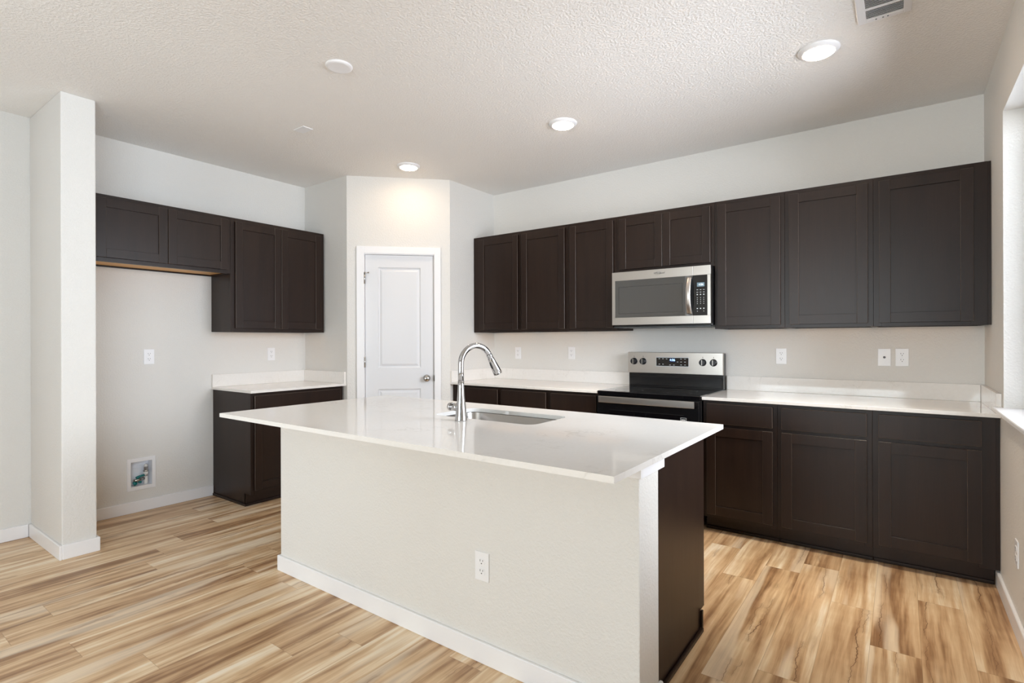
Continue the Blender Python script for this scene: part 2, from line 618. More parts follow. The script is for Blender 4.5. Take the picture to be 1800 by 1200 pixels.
# ------------------------------------------------------------------ pantry door
door = thing('door_1', 'white two-panel pantry door in the angled corner wall', 'door', (XQ, YQ, 0), math.radians(45), kind='structure')
b = new_bm()
P0, P1 = 0.267, 0.645
yf, yb2 = 0.012, 0.047
g = 0.003
dx0, dx1 = D0 + g, D1 - g
for (x0, x1, z0, z1) in ((dx0, P0, 0.012, DZ - g), (P1, dx1, 0.012, DZ - g), (P0, P1, 0.012, 0.21), (P0, P1, 0.84, 1.03), (P0, P1, 1.935, DZ - g)):
    box(b, x0, x1, yf, yb2, z0, z1)
for (z0, z1) in ((0.21, 0.84), (1.03, 1.935)):
    loops = []
    for ins, dep in ((0, 0), (0.002, 0.004), (0.010, 0.012), (0.016, 0.013), (0.034, 0.003), (0.036, 0.0025)):
        loops.append([b.verts.new(p) for p in ((P0 + ins, yf + dep, z0 + ins), (P1 - ins, yf + dep, z0 + ins), (P1 - ins, yf + dep, z1 - ins), (P0 + ins, yf + dep, z1 - ins))])
    for A, B in zip(loops, loops[1:]):
        for i in range(4):
            b.faces.new((A[i], A[(i + 1) % 4], B[(i + 1) % 4], B[i]))
    b.faces.new(loops[-1])
obj('door_panel', b, M['door'], door)
b = new_bm()
for x0, x1, z0, z1 in ((D0 - 0.022, D0, 0, DZ), (D1, D1 + 0.022, 0, DZ), (D0 - 0.022, D1 + 0.022, DZ, DZ + 0.022)):
    box(b, x0, x1, 0.0, T, z0, z1)
for x0, x1, z0, z1 in ((D0, D0 + 0.012, 0, DZ), (D1 - 0.012, D1, 0, DZ), (D0, D1, DZ - 0.012, DZ)):
    box(b, x0, x1, yb2 + 0.001, yb2 + 0.03, z0, z1)
obj('door_jamb', b, M['trim'], door)
kn = new_bm()
lathe(kn, [(0.032, 0.0), (0.032, -0.006), (0.014, -0.010), (0.012, -0.030), (0.020, -0.036), (0.0275, -0.046), (0.0275, -0.056), (0.020, -0.064), (0.004, -0.066)], (0.698, yf, 0.933), 'y', 28)
obj('door_knob', kn, M['nickel'], door)
b = new_bm(); box(b, D1 - 0.004, D1 + 0.0065, -0.002, 0.012, 0.905, 0.962, 0.001)
obj('strike_plate', b, M['nickel'], door)
for i, (z0, z1) in enumerate(((1.785, 1.880), (1.037, 1.133), (0.20, 0.296))):
    b = new_bm()
    lathe(b, [(0.0065, 0), (0.0065, z1 - z0)], (D0 - 0.001, 0.002, z0), 'z', 14)
    box(b, D0 + 0.002, D0 + 0.005, 0.006, 0.03, z0, z1)
    h = obj('hinge', b, M['nickel'], door)
    if i == 0:
        b = new_bm()
        lathe(b, [(0.0045, -0.034), (0.0045, 0.034)], (D0 - 0.001, -0.006, z1 + 0.004), 'x', 10)
        lathe(b, [(0.007, -0.040), (0.007, -0.032)], (D0 - 0.001, -0.006, z1 + 0.004), 'x', 10)
        lathe(b, [(0.007, 0.032), (0.007, 0.040)], (D0 - 0.001, -0.006, z1 + 0.004), 'x', 10)
        obj('door_stop', b, M['nickel'], h)

trim = thing('trim_1', 'flat white casing around the pantry door', 'door casing', (XQ, YQ, 0), math.radians(45), kind='structure')
b = new_bm()
for x0, x1, z0, z1 in ((D0 - 0.006 - 0.063, D0 - 0.006, 0, DZ + 0.069), (D1 + 0.006, D1 + 0.006 + 0.057, 0, DZ + 0.069), (D0 - 0.006, D1 + 0.006, DZ + 0.006, DZ + 0.069)):
    box(b, x0, x1, -0.016, 0.0, z0, z1, 0.002)
obj('casing', b, M['trim'], trim)

# ------------------------------------------------------------------ baseboards
BH, BT = 0.084, 0.014


def baseboard(name, boxes, label):
    bm = new_bm()
    for x0, x1, y0, y1 in boxes:
        box(bm, x0, x1, y0, y1, 0, BH, 0.003)
    return struct(name, bm, M['trim'], label, 'baseboard')


baseboard('baseboard_left', [(XL, XL + BT, YF, 0.961 - BT), (XL, XL + BT, 1.130 + BT, 2.106)], 'white baseboard along the left wall')
baseboard('baseboard_stub', [(XL + BT, -3.966 + BT, 0.961 - BT, 0.961), (-3.966, -3.966 + BT, 0.961, 1.130 + BT), (XL + BT, -3.966, 1.130, 1.130 + BT)],
          'white baseboard wrapped round the short wall stub')
baseboard('baseboard_right', [(XR - BT, XR, W2[1] + 0.02, 3.70)], 'white baseboard along the right wall under the window')
b = new_bm()
for s0, s1 in ((0.0, D0 - 0.07), (D1 + 0.064, SL)):
    prism(b, [dg(s0, -BT), dg(s1, -BT), dg(s1), dg(s0)], 0, BH)
struct('baseboard_pantry', b, M['trim'], 'white baseboard beside the pantry door casing', 'baseboard')

# ------------------------------------------------------------------ windows
def window(name, label, axis, a0, a1, z0, z1, fr, mullions, sill=None):
    """axis 'x': window in the right wall (plane x), 'y': in the rear wall"""
    w = thing(name, label, 'window', kind='structure')

    def bx(bm, a, c, d0, d1, e, f, bev=0.002):
        if axis == 'x':
            box(bm, fr + d0, fr + d1, a, c, e, f, bev)
        else:
            box(bm, a, c, fr - d1, fr - d0, e, f, bev)
    bm = new_bm()
    t = 0.028
    bx(bm, a0, a0 + t, 0, 0.07, z0, z1); bx(bm, a1 - t, a1, 0, 0.07, z0, z1)
    bx(bm, a0 + t, a1 - t, 0, 0.07, z0, z0 + t); bx(bm, a0 + t, a1 - t, 0, 0.07, z1 - t, z1)
    obj('window_frame', bm, M['plastic'], w)
    n = mullions + 1
    span = (a1 - a0 - 2 * t)
    for i in range(n):
        c0, c1 = a0 + t + span * i / n, a0 + t + span * (i + 1) / n
        bm = new_bm()
        s = 0.024
        bx(bm, c0, c0 + s, 0.015, 0.05, z0 + t, z1 - t); bx(bm, c1 - s, c1, 0.015, 0.05, z0 + t, z1 - t)
        bx(bm, c0 + s, c1 - s, 0.015, 0.05, z0 + t, z0 + t + s); bx(bm, c0 + s, c1 - s, 0.015, 0.05, z1 - t - s, z1 - t)
        sash = obj('sash', bm, M['plastic'], w)
        bm = new_bm(); bx(bm, c0 + s, c1 - s, 0.030, 0.034, z0 + t + s, z1 - t - s, 0)
        obj('pane', bm, M['glass'], sash)
    return w


w1 = window('window_1', 'white-framed kitchen window in the right wall beside the worktop', 'x', W1[0], W1[1], W1[2], W1[3], XR + 0.135, 1)
b = new_bm()
box(b, 0.363, XR, W1[0] - 0.045, 3.572, W1[2] - 0.019, W1[2], 0.003)
box(b, XR - 0.004, XR + 0.135, W1[0], W1[1], W1[2] - 0.0189, W1[2] - 0.0001)
obj('window_sill', b, M['trim'], w1)
window('window_2', 'white sliding patio door on the right wall behind the camera', 'x', W2[0], W2[1], W2[2], W2[3], XR + 0.10, 1)
window('window_3', 'wide white-framed window in the wall behind the camera', 'y', W3[0], W3[1], W3[2], W3[3], YF - 0.10, 2)


# ------------------------------------------------------------------ cabinets
TH = 0.019


def shaker(bm, x0, x1, z0, z1, yf, st=0.057, rail=0.060):
    """five-piece door, front face at y=yf, thickness TH behind it"""
    yb = yf + TH
    box(bm, x0, x0 + st, yf, yb, z0, z1, 0.0013, 1, True)
    box(bm, x1 - st, x1, yf, yb, z0, z1, 0.0013, 1, True)
    box(bm, x0 + st, x1 - st, yf + 0.0002, yb, z0, z0 + rail, 0.0010)
    box(bm, x0 + st, x1 - st, yf + 0.0002, yb, z1 - rail, z1, 0.0010)
    box(bm, x0 + st - 0.004, x1 - st + 0.004, yf + 0.009, yb - 0.003, z0 + rail - 0.004, z1 - rail + 0.004)


def cabinet(name, label, group, origin, rotz, w, d, z0, z1, doors, drawers=(), toe=0.0, filler=None, end=None, base=False, cat='cabinet', mid=0.018):
    """local frame: x along the run, back at y=0, face frame front at y=-d"""
    root = thing(name, label, cat, origin, rotz, group)
    f = -d
    bz = toe if base else z0
    bm = new_bm()
    for x0, x1 in ((0.0, 0.016), (w - 0.016, w)):
        if base:
            box(bm, x0, x1, f + TH, 0, toe, z1)
            box(bm, x0, x1, f + 0.075, 0, 0, toe)
        else:
            box(bm, x0, x1, f + TH, 0, z0, z1)
    box(bm, 0.016, w - 0.016, -0.008, 0, bz, z1)
    if not base:
        box(bm, 0.016, w - 0.016, f + TH, -0.008, z1 - 0.016, z1)
    obj('body', bm, M['wood'], root)
    bm = new_bm(); box(bm, 0.016, w - 0.016, f + TH, -0.008, bz + 0.012, bz + 0.024)
    o = obj('bottom_panel', bm, M['maple'], root)
    o['label'] = 'unstained light wood bottom panel'
    # face frame
    xs0 = min(a[0] for a in doors) + 0.012
    xs1 = max(a[1] for a in doors) - 0.012
    zs = sorted(list(doors) + list(drawers), key=lambda a: a[2])
    bm = new_bm()
    box(bm, 0, xs0, f, f + TH, bz, z1, 0.0008)
    box(bm, xs1, w, f, f + TH, bz, z1, 0.0008)
    box(bm, xs0, xs1, f, f + TH, bz, min(a[2] for a in zs) + 0.012)
    box(bm, xs0, xs1, f, f + TH, max(a[3] for a in zs) - 0.012, z1)
    if drawers:
        box(bm, xs0, xs1, f, f + TH, doors[0][3] - 0.012, drawers[0][2] + 0.012)
    obj('face_frame', bm, M['wood'], root)
    for (x0, x1, a, c) in doors:
        bm = new_bm(); shaker(bm, x0, x1, a, c, f - TH - 0.001)
        obj('door', bm, WOOD2, root)
    for (x0, x1, a, c) in drawers:
        bm = new_bm(); box(bm, x0, x1, f - TH - 0.001, f - 0.001, a, c, 0.0022, 1, True)
        obj('drawer', bm, WOOD2, root)
    if base:
        bm = new_bm(); box(bm, 0.0, w, f + 0.072, f + 0.088, 0, toe - 0.001)
        obj('toe_kick', bm, M['wood'], root)
        bm = new_bm(); box(bm, 0.0, w, f + 0.060, f + 0.072, 0, 0.020, 0.004, 2)
        obj('shoe_moulding', bm, M['wood'], root)
    if filler:
        bm = new_bm(); box(bm, w, w + filler, f + 0.004, f + 0.020, bz, z1)
        obj('filler_strip', bm, M['wood'], root)
    return root


UD, UZ0, UZ1 = YB - 3.939, 1.352, 2.259
DZ0, DZ1 = 1.374, 2.231
GU = 'dark upper cabinets on the range wall'


def upper(x0, x1, doors, label, z0=UZ0, filler=None):
    cabinet('upper_cabinet', label, GU, (x0, YB, 0), 0.0, x1 - x0 - 0.0006, UD, z0, UZ1,
            [(a - x0, c - x0, p, q) for a, c, p, q in doors], filler=filler)


upper(-3.330, -2.779, [(-3.250, -2.800, DZ0, DZ1)], 'dark single-door upper cabinet nearest the pantry on the range wall')
upper(-2.779, -2.284, [(-2.757, -2.310, DZ0, DZ1)], 'dark single-door upper cabinet second from the pantry on the range wall')
upper(-2.284, -1.835, [(-2.258, -1.862, DZ0, DZ1)], 'dark single-door upper cabinet touching the left side of the microwave')
upper(-1.835, -1.077, [(-1.808, -1.4585, 1.831, DZ1), (-1.4535, -1.104, 1.831, DZ1)], 'short two-door dark upper cabinet above the microwave', z0=1.803)
upper(-1.077, -0.625, [(-1.053, -0.651, DZ0, DZ1)], 'dark single-door upper cabinet touching the right side of the microwave')
upper(-0.625, -0.137, [(-0.598, -0.165, DZ0, DZ1)], 'dark single-door upper cabinet second from the window wall')
upper(-0.137, 0.388, [(-0.108, 0.327, DZ0, DZ1)], 'dark single-door upper cabinet in the corner by the window', filler=0.0155)

BD = YB - 3.639
TOE = 0.096
BZ1 = CT - 0.0205
GB = 'dark base cabinets on the range wall'


def base(x0, x1, doors, label, filler=None):
    cabinet('base_cabinet', label, GB, (x0, YB, 0), 0.0, x1 - x0 - 0.0006, BD, 0, BZ1,
            [(a - x0, c - x0, 0.121, 0.7005) for a, c in doors], [(a - x0, c - x0, 0.722, 0.853) for a, c in doors],
            toe=TOE, base=True, filler=filler)


base(-3.331, -2.780, [(-3.250, -2.800)], 'dark base cabinet nearest the pantry, left of the range')
base(-2.780, -2.284, [(-2.760, -2.310)], 'dark base cabinet in the middle of the three left of the range')
base(-2.284, -1.842, [(-2.264, -1.862)], 'dark base cabinet touching the left side of the range')
base(-1.072, -0.622, [(-1.047, -0.647)], 'dark base cabinet touching the right side of the range')
base(-0.622, -0.133, [(-0.597, -0.160)], 'dark base cabinet in the middle of the three right of the range')
base(-0.133, 0.388, [(-0.105, 0.331)], 'dark base cabinet in the corner under the window end', filler=0.0155)

# refrigerator side: local x runs along +Y, the front faces +X
RZ = math.radians(90)
y0 = 1.190
cabinet('upper_cabinet', 'short two-door dark upper cabinet above the empty refrigerator space', 'dark upper cabinets on the left wall',
        (XL, y0, 0), RZ, 2.0985 - y0, XL * -1 - 4.302, 1.810, UZ1,
        [(1.220 - y0, 1.6465 - y0, 1.838, 2.234), (1.651 - y0, 2.076 - y0, 1.838, 2.234)])
y0 = 2.0990
cabinet('upper_cabinet', 'tall two-door dark upper cabinet between refrigerator space and pantry', 'dark upper cabinets on the left wall',
        (XL, y0, 0), RZ, 2.946 - y0, XL * -1 - 4.302, UZ0, UZ1,
        [(2.133 - y0, 2.519 - y0, 1.380, 2.231), (2.5245 - y0, 2.909 - y0, 1.380, 2.231)])
y0 = 2.110
fb = cabinet('base_cabinet', 'dark base cabinet with a worktop between refrigerator space and pantry', None,
             (XL, y0, 0), RZ, 2.942 - y0, XL * -1 - 4.022, 0, BZ1,
             [(2.136 - y0, 2.519 - y0, 0.128, 0.700), (2.5245 - y0, 2.909 - y0, 0.128, 0.700)], [(2.136 - y0, 2.909 - y0, 0.722, 0.853)],
             toe=TOE, base=True)
b = new_bm(); box(b, -0.012, 0.0, -(XL * -1 - 4.022) + 0.060, 0, 0, 0.020, 0.004, 2)
obj('side_shoe_moulding', b, M['wood'], fb)

# ------------------------------------------------------------------ island
IX0, IX1 = -2.795, -0.687
b = new_bm(); box(b, IX0, IX1, 1.636, 1.806, 0, CT - 0.0205, 0.004, 2)
struct('wall_island', b, M['wall'], 'white textured half wall on the near side of the island', 'half wall')
b = new_bm()
box(b, IX0 - BT, IX1 + BT, 1.636 - BT, 1.636, 0, BH, 0.003)
box(b, IX1, IX1 + BT, 1.636, 1.812, 0, BH, 0.003)
box(b, IX0 - BT, IX0, 1.636, 1.806, 0, BH, 0.003)
struct('baseboard_island', b, M['trim'], 'white baseboard along the foot of the island half wall', 'baseboard')
b = new_bm()
box(b, IX0 - 0.012, IX1 + 0.012, 1.624, 1.636, 0.826, CT - 0.0205, 0.001)
box(b, IX1, IX1 + 0.012, 1.636, 1.833, 0.826, CT - 0.0205, 0.001)
box(b, IX0 - 0.012, IX0, 1.636, 1.806, 0.826, CT - 0.0205, 0.001)
struct('trim_2', b, M['trim'], 'flat white trim board under the island worktop', 'trim')

# island cabinets: rotated half a turn, front faces +Y
IW = 2.795 - 0.717
IDP = 2.428 - 1.810
isl_doors = [(0.03, 0.42, 0.121, 0.7005), (0.47, 0.86, 0.121, 0.7005), (0.865, 1.255, 0.121, 0.7005), (1.305, 1.70, 0.121, 0.7005), (1.70 + 0.03, 2.05, 0.121, 0.7005)]
isl = cabinet('island_cabinet', 'dark island cabinet with a plain end panel behind the white half wall', None, (-0.717, 1.810, 0), math.radians(180),
              IW, IDP, 0, BZ1, isl_doors, [(a, c, 0.722, 0.853) for a, c, _, _ in isl_doors], toe=TOE, base=True)
b = new_bm()
box(b, -0.0065, 0.0, -(IDP - 0.016), 0, TOE, BZ1)
box(b, -0.0065, 0.0, -(IDP - 0.070), 0, 0.0, TOE)
o = obj('end_panel', b, M['wood'], isl)
b = new_bm(); box(b, -0.0185, -0.0065, -(IDP - 0.058), -0.006, 0, 0.020, 0.004, 2)
box(b, -0.0165, -0.0065, -(IDP - 0.058), -(IDP - 0.074), 0.02, TOE, 0.002)
obj('side_shoe_moulding', b, M['wood'], isl)


# ------------------------------------------------------------------ worktops
def slab_with_hole(x0, x1, y0, y1, z0, z1, hole=None):
    bm = new_bm()
    outer = [(x0, y0), (x1, y0), (x1, y1), (x0, y1)]

    def loop(pts):
        vs = [bm.verts.new((x, y, z1)) for x, y in pts]
        return [bm.edges.new((vs[i], vs[(i + 1) % len(vs)])) for i in range(len(vs))]
    es = loop(outer)
    if hole:
        es += loop(hole)
    r = bmesh.ops.triangle_fill(bm, edges=es, use_beauty=True, use_dissolve=False)
    faces = [f for f in r['geom'] if isinstance(f, bmesh.types.BMFace)]
    ex = bmesh.ops.extrude_face_region(bm, geom=faces)
    vs = [v for v in ex['geom'] if isinstance(v, bmesh.types.BMVert)]
    bmesh.ops.translate(bm, verts=vs, vec=(0, 0, z0 - z1))
    return bm


def worktop(label, loc, x0, x1, y0, y1, splashes):
    t = thing('worktop', label, 'worktop', loc, 0, 'white quartz worktops')
    bm = new_bm(); box(bm, x0, x1, y0, y1, CT - 0.020, CT, 0.002, 2)
    obj('slab', bm, M['quartz'], t, True)
    for s in splashes:
        bm = new_bm(); box(bm, s[0], s[1], s[2], s[3], CT + 0.0002, CT + 0.104, 0.0015)
        obj('backsplash', bm, M['quartz'], t, True)
    return t


S = 0.020
worktop('white quartz worktop left of the range, ending at the pantry', (-2.58, 3.93, CT), XP + 0.001, -1.842, 3.601, YB - 0.001,
        [(XP + 0.021, -1.842, YB - S, YB - 0.001), (XP + 0.001, XP + S, 3.603, YB - 0.001)])
worktop('white quartz worktop right of the range, ending at the window wall', (-0.33, 3.93, CT), -1.072, XR - 0.001, 3.601, YB - 0.001,
        [(-1.072, XR - 0.021, YB - S, YB - 0.001), (XR - S, XR - 0.001, 3.580, YB - 0.001)])
worktop('short white quartz worktop beside the refrigerator space', (-4.3, 2.53, CT), XL + 0.001, -3.990, 2.098, YQ - 0.001,
        [(XL + 0.001, XL + S, 2.098, YQ - 0.021), (XL + 0.001, -3.992, YQ - S, YQ - 0.001)])

HX0, HX1, HY0, HY1 = -1.945, -1.325, 1.962, 2.292
it = thing('worktop', 'large white quartz island worktop with the sink cut into it', 'worktop', (-1.769, 1.914, CT), 0, 'white quartz worktops')
b = slab_with_hole(-2.896, -0.642, 1.355, 2.474, CT - 0.020, CT, rrect(HX0, HX1, HY0, HY1, 0.055))
obj('slab', b, M['quartz'], it, True)

# ------------------------------------------------------------------ sink and faucet
sk = thing('sink', 'stainless steel undermount sink in the island worktop', 'sink', ((HX0 + HX1) / 2, (HY0 + HY1) / 2, CT - 0.021))
b = new_bm()
loops = []
zt = CT - 0.0206
for ins, z, r in ((-0.022, zt, 0.075), (-0.004, zt, 0.060), (-0.002, zt - 0.004, 0.058), (0.004, zt - 0.17, 0.055), (0.014, zt - 0.19, 0.05), (0.045, zt - 0.20, 0.04), (0.12, zt - 0.204, 0.02)):
    loops.append([b.verts.new((x, y, z)) for x, y in rrect(HX0 + ins, HX1 - ins, HY0 + ins, HY1 - ins, r)])
for A, B in zip(loops, loops[1:]):
    for i in range(len(A)):
        f = b.faces.new((A[i], A[(i + 1) % len(A)], B[(i + 1) % len(A)], B[i]))
        f.smooth = True
b.faces.new(loops[-1])
obj('bowl', b, M['sink'], sk, True)
b = new_bm()
lathe(b, [(0.045, 0.0), (0.045, 0.002), (0.036, 0.003), (0.030, 0.0015), (0.006, 0.001)], ((HX0 + HX1) / 2, (HY0 + HY1) / 2 + 0.03, zt - 0.204), 'z', 28)
obj('drain', b, M['chrome'], sk, True)

FX, FY = -1.679, 1.889
fa = thing('faucet', 'tall chrome gooseneck pull-down faucet on the island', 'faucet', (FX, FY, CT))
E = Vector((0.26, 0.966, 0)).normalized()


def fp(a, z):
    return Vector((0, 0, 0)) + E * a + Vector((0, 0, z - CT))


b = new_bm()
prof = [(0.0295, 0.0), (0.0290, 0.004), (0.0270, 0.02), (0.0245, 0.045), (0.0215, 0.075), (0.0185, 0.105), (0.0160, 0.135), (0.0145, 0.165), (0.0140, 0.19)]
lathe(b, prof, (0, 0, 0), 'z', 36)
obj('faucet_body', b, M['chrome'], fa)
b = new_bm()
pts, R0 = [fp(0, CT + 0.188), fp(0, 1.12), fp(0, 1.161)], 0.088
for i in range(1, 31):
    a = math.radians(150 * i / 30)
    pts.append(fp(R0 * (1 - math.cos(a)), 1.161 + R0 * math.sin(a)))
tube(b, pts, 0.0138, 24)
obj('spout', b, M['chrome'], fa)
pe = pts[-1]
td = (E * math.sin(math.radians(150)) + Vector((0, 0, math.cos(math.radians(150))))).normalized()
b = new_bm()
tube(b, [pe + td * s for s in (0.0, 0.002, 0.016, 0.018)], [0.0138, 0.0146, 0.0146, 0.0138], 24)
obj('collar', b, M['chrome'], fa)
b = new_bm()
tube(b, [pe + td * s for s in (0.018, 0.020, 0.05, 0.085, 0.106, 0.109)], [0.0136, 0.0150, 0.0175, 0.0210, 0.0232, 0.0220], 28)
head = obj('spray_head', b, M['chrome'], fa)
back = (-E * 0.62 + Vector((0, -0.75, -0.2))).normalized()
back = (back - td * back.dot(td)).normalized()
b = new_bm()
c0 = pe + td * 0.055 + back * 0.0155
tube(b, [c0 - td * 0.021, c0 - td * 0.017, c0 - td * 0.008, c0 + td * 0.008, c0 + td * 0.017, c0 + td * 0.022], [0.0005, 0.0042, 0.0062, 0.0066, 0.005, 0.0005], 14)
obj('spray_button', b, M['black_plastic'], head)
b = new_bm()
zb_ = 0.062
tube(b, [Vector((-0.012, 0, zb_)), Vector((-0.055, 0, zb_))], [0.0192, 0.0190], 26)
o = obj('handle_stem', b, M['chrome'], fa)
b = new_bm()
tube(b, [Vector((-0.055, 0, zb_)), Vector((-0.058, 0, zb_))], [0.0155, 0.0155], 26)
obj('handle_ring', b, M['black_plastic'], fa)
b = new_bm()
tube(b, [Vector((-0.058, 0, zb_)), Vector((-0.059, 0, zb_)), Vector((-0.071, 0, zb_)), Vector((-0.074, 0, zb_))], [0.0180, 0.0198, 0.0198, 0.0165], 26)
obj('handle_cap', b, M['chrome'], fa)

# ------------------------------------------------------------------ range
rx0, rx1 = -1.836, -1.078
rc = (rx0 + rx1) / 2
rg = thing('range', 'stainless and black freestanding electric range between the base cabinets', 'range', (rc, 3.93, 0))
b = new_bm()
box(b, rx0, rx1, 3.615, YB - 0.02, 0.055, 0.868, 0.003)
for sx in (rx0 + 0.04, rx1 - 0.08):
    for sy in (3.66, 4.16):
        box(b, sx, sx + 0.04, sy, sy + 0.04, 0.0, 0.06)
obj('body', b, M['black'], rg, True)
b = new_bm(); box(b, rx0, rx1, 3.597, 4.165, 0.869, 0.899, 0.004, 2)
ck = obj('cooktop', b, M['black_glass'], rg, True)
for bx_, by_, br in ((rx0 + 0.19, 3.74, 0.105), (rx1 - 0.19, 3.74, 0.085), (rx0 + 0.19, 4.02, 0.08), (rx1 - 0.19, 4.02, 0.10)):
    b = new_bm()
    lathe(b, [(br, 0.0), (br, 0.0004), (br - 0.003, 0.0004), (br - 0.003, 0.0)], (bx_, by_, 0.8991), 'z', 48, cap=False)
    obj('burner_ring', b, M['ring'], ck, True)
b = new_bm(); box(b, rx0 + 0.004, rx1 - 0.004, 3.580, 3.614, 0.235, 0.862, 0.004, 2)
dr = obj('oven_door', b, M['black'], rg, True)
b = new_bm(); box(b, rx0 + 0.105, rx1 - 0.105, 3.578, 3.5805, 0.36, 0.765, 0.001)
obj('oven_window', b, M['black_glass'], dr, True)
b = new_bm()
for x0, x1, z0, z1 in ((-1.206, -1.166, 0.7465, 0.7485), (-1.206, -1.166, 0.720, 0.722), (-1.206, -1.204, 0.722, 0.7465), (-1.168, -1.166, 0.722, 0.7465), (-1.200, -1.172, 0.731, 0.738)):
    box(b, x0, x1, 3.5774, 3.5781, z0, z1)
obj('door_badge', b, M['mark'], dr, True)
b = new_bm()
box(b, rx0 + 0.038, rx1 - 0.022, 3.530, 3.542, 0.820, 0.866, 0.003, 2)
for sx in (rx0 + 0.06, rx1 - 0.07):
    box(b, sx, sx + 0.025, 3.542, 3.581, 0.832, 0.856, 0.002)
obj('oven_handle', b, M['steel'], dr, True)
b = new_bm(); box(b, rx0 + 0.004, rx1 - 0.004, 3.582, 3.614, 0.065, 0.228, 0.003)
obj('storage_drawer', b, M['steel'], rg, True)
# back guard
b = new_bm(); box(b, rx0 + 0.002, rx1 - 0.002, 4.168, YB - 0.022, 0.869, 1.012, 0.002)
box(b, rx0 + 0.012, rx1 - 0.012, 4.160, 4.169, 0.905, 0.985, 0.004, 2)
box(b, rx0 + 0.001, rx1 - 0.001, 4.172, YB - 0.022, 1.0, 1.170, 0.002)
obj('backguard', b, M['black'], rg, True)
b = new_bm()
box(b, rx0 - 0.001, rx1 + 0.001, 4.150, 4.176, 1.006, 1.175, 0.003, 2)
cp = obj('control_panel', b, M['steel'], rg, True)
for kx, kz in ((-1.782, 1.101), (-1.704, 1.101), (-1.226, 1.100), (-1.146, 1.100)):
    b = new_bm()
    lathe(b, [(0.0275, 0.0), (0.0275, -0.004), (0.0255, -0.006), (0.0225, -0.026), (0.0205, -0.028)], (kx, 4.150, kz), 'y', 30)
    kb = obj('knob', b, M['black_plastic'], rg, True)
    b = new_bm(); box(b, kx - 0.0022, kx + 0.0022, 4.1205, 4.1235, kz - 0.020, kz + 0.020)
    obj('knob_pointer', b, M['steel'], kb, True)
    b = new_bm()
    box(b, kx - 0.0016, kx + 0.0016, 4.1494, 4.1502, 1.134, 1.145)
    obj('dial_mark', b, M['logo'], kb, True)
b = new_bm(); box(b, -1.596, -1.331, 4.1484, 4.1502, 1.063, 1.137, 0.001)
bz = obj('display_bezel', b, M['mark'], cp, True)
b = new_bm(); box(b, -1.592, -1.335, 4.1470, 4.1490, 1.067, 1.133, 0.001)
ds = obj('display', b, M['black_glass'], rg, True)
b = new_bm(); box(b, -1.485, -1.437, 4.1462, 4.1472, 1.098, 1.130)
obj('clock_window', b, M['clock_back'], ds, True)
t_ = text_mesh('4:06', 0.026, ds, M['clock'], 'clock_digits', (-1.461 - rc, 4.1458 - 3.93, 1.115), R_FRONT)
for x_, z_ in ((-1.567, 1.124), (-1.537, 1.124), (-1.507, 1.123), (-1.567, 1.081), (-1.537, 1.081), (-1.480, 1.076), (-1.449, 1.076),
               (-1.392, 1.124), (-1.361, 1.124), (-1.392, 1.101), (-1.361, 1.101), (-1.392, 1.078), (-1.361, 1.078), (-1.42, 1.101)):
    b = new_bm(); box(b, x_ - 0.006, x_ + 0.006, 4.1464, 4.1472, z_ - 0.0018, z_ + 0.0018)
    obj('button', b, M['mark'], ds, True)

# ------------------------------------------------------------------ microwave
mx0, mx1 = -1.832, -1.080
mc = (mx0 + mx1) / 2
YM = 3.842
mw = thing('microwave', 'stainless over-the-range microwave with black glass door', 'microwave', (mc, 4.05, 1.372))
b = new_bm(); box(b, mx0 + 0.003, mx1 - 0.001, YM + 0.045, YB - 0.012, 1.376, 1.8015, 0.002)
obj('case', b, M['black'], mw, True)
b = new_bm()
box(b, mx0 + 0.006, mx1 - 0.006, YM + 0.012, YB - 0.02, 1.370, 1.3765, 0.001)
for i in range(2):
    x_ = mx0 + 0.06 + i * 0.40
    box(b, x_, x_ + 0.22, 3.98, 4.14, 1.3675, 1.3702)
obj('underside', b, M['mw_bottom'], mw, True)
XS = -1.2025
b = new_bm()
x0, x1, z0, z1 = mx0, XS - 0.001, 1.391, 1.8005
wx0, wx1, wz0, wz1 = -1.8065, XS - 0.001, 1.4475, 1.7345
box(b, x0, x1, YM, YM + 0.044, z0, wz0, 0.0004)
box(b, x0, x1, YM, YM + 0.044, wz1, z1, 0.0004)
box(b, x0, wx0, YM, YM + 0.044, wz0 - 0.003, wz1 + 0.003)
md = obj('door', b, M['steel'], mw, True)
b = new_bm(); box(b, wx0, wx1, YM + 0.001, YM + 0.04, wz0, wz1)
mwin = obj('door_glass', b, M['mw_glass'], md, True)
b = new_bm()
for q in ((wx0 + 0.03, wx1 - 0.075, wz1 - 0.052, wz1 - 0.050), (wx0 + 0.03, wx1 - 0.075, wz0 + 0.030, wz0 + 0.032), (wx0 + 0.03, wx0 + 0.032, wz0 + 0.032, wz1 - 0.052), (wx1 - 0.077, wx1 - 0.075, wz0 + 0.032, wz1 - 0.052)):
    box(b, q[0], q[1], YM + 0.0004, YM + 0.0012, q[2], q[3])
obj('window_border', b, M['black_plastic'], md, True)
